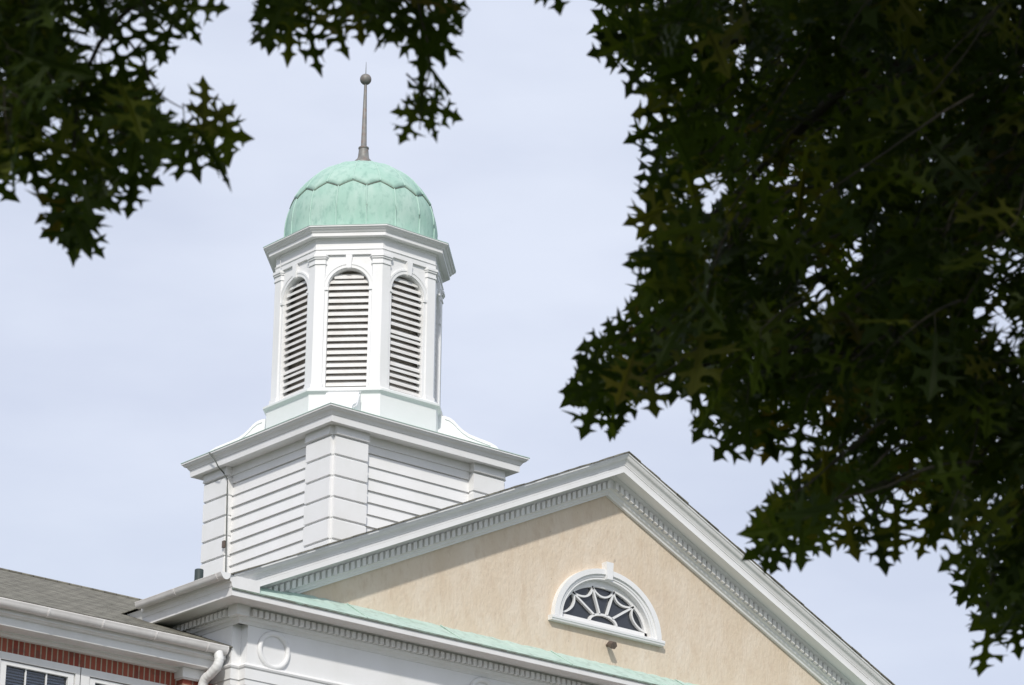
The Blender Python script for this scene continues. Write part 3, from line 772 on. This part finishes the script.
# finial
fn = MB(); fn.lathe([(.16, 8.66), (.15, 8.78), (.135, 8.815), (.112, 8.84), (.092, 8.865), (.083, 8.90), (.072, 9.01), (.070, 9.02), (.080, 9.026), (.080, 9.046), (.050, 9.055), (.045, 9.06), (.021, 10.11)], (0, TY, 0), 20)
fin = fn.build('finial', BRONZE, cup)
bl = MB(); bl.lathe([(.022, 10.095)]+[(max(.004, .088*math.cos(R(t))), 10.18+.088*math.sin(R(t))) for t in range(-75, 91, 11)], (0, TY, 0), 24); bl.build('ball', BRONZE, fin)
rd = MB(); rd.tube([(0, TY, 10.26), (0, TY, 10.47)], [.007, .003], 6); rd.build('lightning_rod', CABLE, fin)
# cables
cb = MB()
HSX = -HS
def cpt(px, py, x):   # point of the side plane seen at pixel: used only to read sizes off the photograph
    d = FW*FPX+RT*(px-512)-UP*(py-342.5); t = (x-CAM.x)/d.x; return CAM+d*t
c0 = cpt(209, 452.5, -1.812); c1 = cpt(214.5, 459, -1.79); c2 = cpt(218.5, 467, -1.72); c3 = cpt(223, 472, -1.60); c4 = cpt(227.3, 479, -1.585); c5 = cpt(227.3, 487, -1.582); c6 = cpt(225.6, 573, -1.582)
cb.tube([c0, c1, c2, c3, c4, c5, c6], .0095, 6); cb.build('lightning_cable', CABLE, cup)
cb = MB(); j0 = cpt(224.6, 541, -1.585); cb.box(-1.61, -1.575, j0.y-.03, j0.y+.03, j0.z-.1, j0.z+.0); cb.build('cable_clamp', LAMP, cup)
cb = MB(); d0 = cpt(277.5, 239.5, -1.37); d1 = cpt(278, 247, -1.31); d2 = cpt(280, 254, -1.21); d3 = cpt(281, 268, -1.20)
cb.tube([d0, d1, d2, d3], .006, 6); cb.build('lightning_cable', TRIM, cup)

# ================================================================== OAK TREE
def pix(P):
    d = Vector(P)-CAM; z = d.dot(FW); return 512+FPX*d.dot(RT)/z, 342.5-FPX*d.dot(UP)/z, z
def at(px, py, depth): return CAM+(FW*FPX+RT*(px-512)-UP*(py-342.5))*(depth/FPX)
RIGHT = [(590, -60), (594, 30), (602, 60), (636, 85), (655, 130), (640, 165), (628, 192), (642, 215), (636, 300), (604, 345), (566, 380), (562, 405), (585, 432), (622, 428), (640, 395), (672, 395), (700, 405), (706, 435), (738, 458), (762, 440), (790, 452), (778, 482), (752, 510), (748, 552), (785, 565), (812, 540), (850, 556), (885, 562), (905, 540), (940, 550), (962, 590), (968, 610), (975, 645), (990, 668), (1004, 640), (1024, 650), (1130, 760), (1250, 760), (1250, -60)]
LEFT = [(-70, -60), (-70, 230), (0, 212), (14, 172), (38, 165), (46, 180), (38, 228), (62, 262), (86, 258), (96, 222), (112, 206), (132, 208), (152, 190), (140, 162), (152, 140), (168, 160), (188, 180), (206, 165), (236, 170), (250, 130), (238, 98), (214, 85), (200, 108), (178, 102), (148, 84), (138, 70), (165, 58), (196, 45), (206, 20), (232, 6), (246, 18), (256, 48), (290, 58), (312, 76), (338, 52), (372, 40), (404, 34), (414, 58), (392, 88), (394, 128), (424, 140), (452, 120), (440, 92), (432, 72), (446, 50), (466, 20), (472, -60)]
HOLES = [(739, 61, 17, 14), (714, 194, 15, 20), (775, 174, 18, 10), (898, 212, 13, 9), (852, 253, 20, 8), (806, 276, 10, 8), (956, 120, 7, 7), (1002, 258, 12, 12), (996, 318, 26, 14), (826, 300, 14, 10), (760, 270, 9, 7), (809, 437, 13, 10), (912, 515, 17, 11), (1008, 345, 14, 12), (893, 498, 8, 9), (935, 455, 10, 7), (690, 360, 8, 6), (878, 425, 8, 6),
         (95, 52, 13, 20), (127, 25, 14, 14), (55, 22, 15, 11), (20, 3, 10, 5), (74, 125, 14, 7), (150, 95, 8, 7), (5, 60, 6, 5), (150, 62, 12, 10), (168, 28, 9, 9), (118, 110, 7, 9), (348, 20, 7, 6), (305, 22, 8, 7), (60, 165, 12, 9), (270, 100, 1, 1)]
def inside(p, poly):
    x, y = p; c = False; n = len(poly)
    for i in range(n):
        x1, y1 = poly[i]; x2, y2 = poly[(i+1) % n]
        if (y1 > y) != (y2 > y) and x < (x2-x1)*(y-y1)/(y2-y1)+x1: c = not c
    return c
def edist(p, poly):
    q = Vector(p); best = 1e9; n = len(poly)
    for i in range(n):
        a = Vector(poly[i]); b_ = Vector(poly[(i+1) % n]); d = b_-a; t = max(0, min(1, (q-a).dot(d)/d.length_squared)); best = min(best, (q-a-d*t).length)
    return best
half = [(.012, 0), (.02, .09), (.06, .135), (.14, .12), (.26, .05), (.215, .135), (.33, .15), (.20, .185), (.09, .20), (.045, .24), (.038, .30), (.06, .36), (.14, .40), (.26, .37), (.46, .28), (.36, .385), (.54, .41), (.37, .45), (.38, .56), (.25, .475), (.13, .475), (.065, .515), (.045, .57), (.065, .635), (.15, .675), (.25, .665), (.44, .67), (.29, .725), (.31, .86), (.18, .75), (.10, .755), (.06, .80), (.08, .86), (.22, .89), (.10, .93), (0, 1.1)]
half_lo = [(.02, 0), (.05, .12), (.24, .13), (.06, .28), (.40, .30), (.36, .50), (.07, .54), (.36, .70), (.08, .80), (.15, .88), (0, 1.0)]
class Leaves:
    def __init__(s): s.V = []; s.F = []; s.n = 0
    def add(s, base, d, nrm, size, rnd, hf=half):
        d = d.normalized(); r = d.cross(nrm); 
        if r.length < 1e-3: r = d.cross(Vector((.3, .5, .8)))
        r.normalize(); nn = r.cross(d)
        bend = rnd.uniform(.05, .45); fold = rnd.uniform(-.1, .35); tw = rnd.uniform(-.3, .3); wd = rnd.uniform(.85, 1.15)
        m_ = len(hf)
        crv = rnd.uniform(-.28, .28); yw = rnd.uniform(.85, 1.2); curl = rnd.uniform(-.6, .9)
        for sg in (1, -1):
            lob = [rnd.uniform(.62, 1.18) for _ in range(6)]; dy = [rnd.uniform(-.05, .07) for _ in range(6)]
            for x, y in hf:
                if sg == -1 and (x == 0): continue
                li = min(5, int(y*4.2)); ax = min(1.0, x*3)
                jx = x*wd*(1-ax+ax*lob[li])*(1+rnd.uniform(-.06, .06)); yy = (y**yw)+dy[li]*ax
                jc = jx*sg+crv*y*y*.6
                z = -bend*y*y*.5+fold*x+tw*x*y*sg-curl*x*x*.8
                s.V.append(base+(d*yy+r*jc+nn*z)*size)
        # right: 0..m-1 (last is tip), left: m..2m-2
        n0 = s.n
        s.F.append([n0+i for i in range(m_)])
        s.F.append([n0+m_-1]+[n0+2*m_-2-i for i in range(m_-1)])
        # share the base point roughly: first vertices of each half are .015 apart; bridge midrib
        s.F.append([n0, n0+m_-1, n0+m_])
        s.n += 2*m_-1
    def build(s, name, material, parent):
        me = bpy.data.meshes.new(name); org = ORIG[parent.name]
        # halves reach only to x=.015: make each half polygon close along the midrib
        me.from_pydata([tuple(v-org) for v in s.V], [], s.F); me.materials.append(material); me.update()
        o = bpy.data.objects.new(name, me); col.objects.link(o); o.parent = parent
        return o
FH = Vector((FW.x, FW.y, 0)).normalized(); RH = Vector((FH.y, -FH.x, 0))
TB = CAM+RH*4.6+FH*8.5; TB.z = GROUND
oak = thing('oak_tree', 'dark leafy oak with lobed pointed leaves overhanging both upper corners in front of the hall', 'tree', tuple(TB))
LV = Leaves(); TW = MB(); rl = random.Random(11)
def in_frame(px, py, mg=25): return -mg < px < 1024+mg and -mg < py < 685+mg
def allowed(px, py):
    if not in_frame(px, py): return True
    for hx, hy, ha, hb_ in HOLES:
        if ((px-hx)/(ha+1))**2+((py-hy)/(hb_+1))**2 < 1: return False
    return inside((px, py), LEFT) or inside((px, py), RIGHT)
def leaf_at(base, d, size, hf=half, check=True, frontal=.5):
    nrm = Vector((rl.gauss(0, .35), rl.gauss(0, .35), rl.gauss(.35, .35)))-FW*rl.uniform(.3, 1.5)*frontal
    if check:
        dn_ = d.normalized(); c = base+dn_*size*.5; side = dn_.cross(nrm.normalized())
        if side.length > .01: side = side.normalized()*size*.33
        sc = 0
        for q_, w_ in ((c, 9), (base+dn_*size*.15, 2), (base+dn_*size*.98, 1.5), (c+side, 1.3), (c-side, 1.3), (base+dn_*size*.75+side*.7, 1), (base+dn_*size*.75-side*.7, 1)):
            if not allowed(*pix(q_)[:2]): sc += w_
        if sc > 2.0: return False
    LV.add(base, d, nrm, size, rl, hf); return True
def twig(tip, back, length, nleaf, sz, bend=.25):
    """a drooping twig ending at tip; back = direction from tip toward the limb"""
    P0_ = Vector(tip); b_ = back.normalized(); pts = []
    side = Vector((rl.gauss(0, 1), rl.gauss(0, 1), rl.gauss(0, 1))).normalized()
    for i in range(7):
        t = i/6; pts.append(P0_+b_*length*t+Vector((0, 0, bend*length*t*(1-t)))+side*length*.08*math.sin(t*4))
    ok = 0
    for i in range(nleaf):
        t = (i/nleaf)**1.35
        j = min(5, int(t*6)); u = t*6-j; p = pts[j].lerp(pts[j+1], u)
        out_ = Vector((rl.gauss(0, 1), rl.gauss(0, 1), rl.gauss(-.35, .8)))
        d = (-b_*rl.uniform(.2, 1.2)+out_*.9); d.normalize()
        s_ = sz*rl.uniform(.75, 1.2)
        pet = p+d*s_*.22
        if leaf_at(pet, d, s_):
            TW.tube([p, pet+d*s_*.08], .0014, 4, cap=False); ok += 1
    if ok >= 2:
        kk = 0
        while kk < 7 and allowed(*pix(pts[kk])[:2]): kk += 1
        if kk > 2: TW.tube(pts[:kk], [.0018+.0028*i/6 for i in range(kk)], 5, cap=False)
    return ok
def fill(poly, box, depth, back, n, sz, mind, nleaf=(6, 12)):
    c = 0; tries = 0
    while c < n and tries < n*30:
        tries += 1
        px, py = rl.uniform(box[0], box[2]), rl.uniform(box[1], box[3])
        if not inside((px, py), poly): continue
        e = edist((px, py), poly)
        if e < mind: continue
        dp_ = rl.uniform(*depth)
        bk = (UP*back[1]+RT*back[0]+FW*rl.uniform(-.4, .4)+Vector((rl.gauss(0, .3), rl.gauss(0, .3), rl.gauss(0, .3))))
        if twig(at(px, py, dp_), bk, rl.uniform(.25, .5), rl.randint(*nleaf), sz): c += 1
fill(RIGHT, (560, -60, 1250, 700), (8.2, 11.8), (.8, .7), 570, .170, 29, (4, 8))
fill(LEFT, (-70, -60, 475, 265), (7.4, 8.8), (-.5, .9), 85, .17, 31, (3, 6))
# edge sprays, so the outline breaks into single leaves
def edge(poly, box, depth, back, n, sz):
    c = 0; tries = 0
    while c < n and tries < n*60:
        tries += 1
        px, py = rl.uniform(box[0], box[2]), rl.uniform(box[1], box[3])
        if not inside((px, py), poly): continue
        e = edist((px, py), poly)
        if e > 34 or e < 8: continue
        b0 = at(px, py, rl.uniform(*depth))
        # leaf pointing down and away from the mass
        d = -UP*rl.uniform(.2, 1)-RT*back*rl.uniform(-.3, 1)+FW*rl.uniform(-.5, .5)
        s_ = sz*rl.uniform(.8, 1.15)
        if leaf_at(b0, d, s_, frontal=1.0):
            c += 1
edge(RIGHT, (555, 0, 1024, 685), (8.4, 10), .8, 60, .17)
edge(LEFT, (0, 0, 475, 265), (7.4, 8.4), -.4, 24, .17)
# single outermost leaves hanging clear of the mass: (stalk end, leaf tip) and distance
OUT_L = [((197,130),(252,134)),((205,122),(213,78)),((205,128),(238,108)),((185,130),(189,181)),((205,135),(229,172)),((134,170),(132,220)),((130,165),(154,193)),((79,205),(65,264)),((80,215),(93,262)),((78,208),(35,236)),((-10,185),(10,209)),((30,150),(41,189)),((173,18),(162,67)),((181,10),(197,47)),((190,8),(226,16)),((277,10),(250,25)),((277,15),(267,51)),((308,30),(308,75)),((290,28),(285,62)),((335,15),(343,61)),((359,8),(361,45)),((384,2),(386,39)),((410,8),(433,41)),((425,2),(466,4)),((445,-10),(460,30)),((445,20),(425,55)),((435,45),(415,65)),((418,104),(464,114)),((420,100),(403,146)),((424,96),(437,143)),((416,112),(393,112)),((421,112),(424,70)),((553,-25),(564,14)),((550,-25),(534,3)),((120,60),(138,95)),((60,175),(45,205)),((100,190),(118,212))]
OUT_R = [((607,385),(559,395)),((600,380),(587,441)),((628,385),(622,430)),((605,372),(572,358)),((650,372),(645,416)),((680,362),(676,406)),((716,400),(687,424)),((714,400),(700,445)),((747,415),(745,461)),((773,420),(771,466)),((785,500),(746,528)),((778,530),(743,545)),((770,528),(762,574)),((800,520),(808,569)),((815,515),(826,559)),((845,520),(848,562)),((877,530),(877,575)),((897,520),(903,564)),((975,545),(938,568)),((1000,600),(965,622)),((988,625),(990,677)),((1010,610),(1022,662)),((625,30),(590,20)),((625,44),(590,62)),((640,60),(617,92)),((668,107),(631,105)),((660,125),(623,144)),((668,180),(634,173)),((670,207),(626,226)),((662,205),(645,240)),((665,262),(621,267)),((660,290),(622,302)),((640,320),(604,333)),((625,335),(576,341)),((930,520),(915,560)),((800,430),(790,470)),((640,0),(598,-4)),((600,350),(566,372))]
for lst, dlo, dhi, sx in ((OUT_L, 7.7, 8.2, 1), (OUT_R, 8.4, 9.2, -1)):
    for (bx, by), (tx, ty) in lst:
        dd = rl.uniform(dlo, dhi); v2 = Vector((tx-bx, ty-by)); ln = v2.length
        mn_ = 46 if 385 < tx < 470 and ty > 66 else 60
        if ln < mn_: bx, by = tx-v2.x/ln*mn_, ty-v2.y/ln*mn_
        B_ = at(bx, by, dd); T_ = at(tx, ty, dd+rl.uniform(-.04, .04))
        LV.add(B_, T_-B_, -FW+RT*rl.gauss(0, .45)+UP*rl.gauss(0, .45), (T_-B_).length/1.08, rl)
        q1 = B_-(T_-B_)*.3
        TW.tube([B_+(T_-B_)*.06, B_, q1], [.0012, .0015, .0018], 4, cap=False)
        pp = [q1]
        for i in range(1, 7):
            q2 = q1+(UP*.45-RT*.6*sx+FW*.3)*(.07*i)+Vector((rl.gauss(0, .004), rl.gauss(0, .004), rl.gauss(0, .004)))
            if not allowed(*pix(q2)[:2]): break
            pp.append(q2)
        if len(pp) > 2: TW.tube(pp, [.0018+.0004*i for i in range(len(pp))], 5, cap=False)
# rest of the canopy, out of view; sunward clumps added to shade visible leaves
cc = at(760, 120, 9.5)
cnt = 0
cen = [(cc+SUN*2.6+UP*1.3+RH*.9, (3.4, 3.0, 2.2)), (cc+RH*3.6+Vector((0, 0, 1.8)), (3.6, 3.6, 3.0)), (at(250, -200, 8)+SUN*1.8+Vector((0, 0, .6)), (2.6, 2.4, 1.7)), (TB+Vector((0, 0, 8.6)), (4.0, 4.0, 3.2))]
blob_pts = []
for (c_, rr_), N_ in zip(cen, (8500, 6000, 4500, 4500)):
    k = 0
    while k < N_:
        q = Vector((rl.gauss(0, .5)*rr_[0], rl.gauss(0, .5)*rr_[1], rl.gauss(0, .5)*rr_[2]))
        p = c_+q
        if (p-CAM).length < 2.2 or p.z < GROUND+2.2: continue
        if (p-CAM).dot(FW) > .3:
            a = pix(p)
            mgn = FPX*.16/a[2]
            if -mgn < a[0] < 1024+mgn and -mgn < a[1] < 685+mgn: 
                k += 1; continue
        d = Vector((rl.gauss(0, 1), rl.gauss(0, 1), rl.gauss(-.4, .6)))
        LV.add(p, d, Vector((rl.gauss(0, .5), rl.gauss(0, .5), 1)), rl.uniform(.15, .21), rl, half_lo); k += 1
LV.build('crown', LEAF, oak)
TW.build('twigs', BARK, oak)
# trunk and limbs
def limb(pts, r0, r1, name='limb', n=24, parent=oak):
    mb = MB(); P_ = [cr(pts, i/n) for i in range(n+1)]
    mb.tube(P_, [r0+(r1-r0)*(i/n)**.8 for i in range(n+1)], 12); return mb.build(name, BARK, parent)
Z = Vector((0, 0, 1))
limb([TB-Z*.1, TB+Z*1.5+RH*.05, TB+Z*3.5, TB+Z*6+RH*.1, TB+Z*9-RH*.1, TB+Z*11.5], .34, .05, 'trunk')
top_ = TB+Z*4.2
limb([top_, at(1180, 250, 9.8), at(1020, 130, 9.6), at(880, 60, 9.4), at(760, 40, 9.2), at(660, 60, 9.0)], .045, .005)
limb([TB+Z*3.6, at(1200, 470, 9.4), at(1040, 400, 9.6), at(930, 372, 9.6), at(800, 350, 9.4), at(640, 380, 9.0)], .02, .003)
limb([TB+Z*3.3, at(1180, 520, 10), at(1060, 480, 10.2), at(960, 470, 10), at(860, 490, 9.8), at(775, 530, 9.6)], .03, .003)
limb([TB+Z*3.1, at(1180, 600, 9.6), at(1080, 560, 9.6), at(1010, 540, 9.4), at(985, 620, 9.3)], .04, .003)
limb([TB+Z*5.0, at(1150, -60, 9.3), at(900, -120, 8.8), at(600, -160, 8.2), at(350, -110, 7.9), at(180, -30, 7.9), at(90, 60, 8.0), at(70, 190, 8.0)], .03, .002)
limb([at(600, -160, 8.2), at(480, -90, 8.0), at(420, -20, 7.9), at(430, 60, 7.9), at(418, 110, 7.9)], .006, .0015)
limb([at(128, 40, 7.9), at(143, 62, 7.9), at(152, 84, 7.9), at(165, 98, 7.9), at(182, 108, 7.9)], .0035, .0015)
limb([at(870, 60, 9.4), at(800, 130, 9.5), at(740, 190, 9.4), at(690, 240, 9.3), at(660, 300, 9.2)], .02, .003)
limb([at(1020, 130, 9.6), at(990, 200, 9.7), at(930, 250, 9.8), at(860, 320, 9.8)], .03, .004)
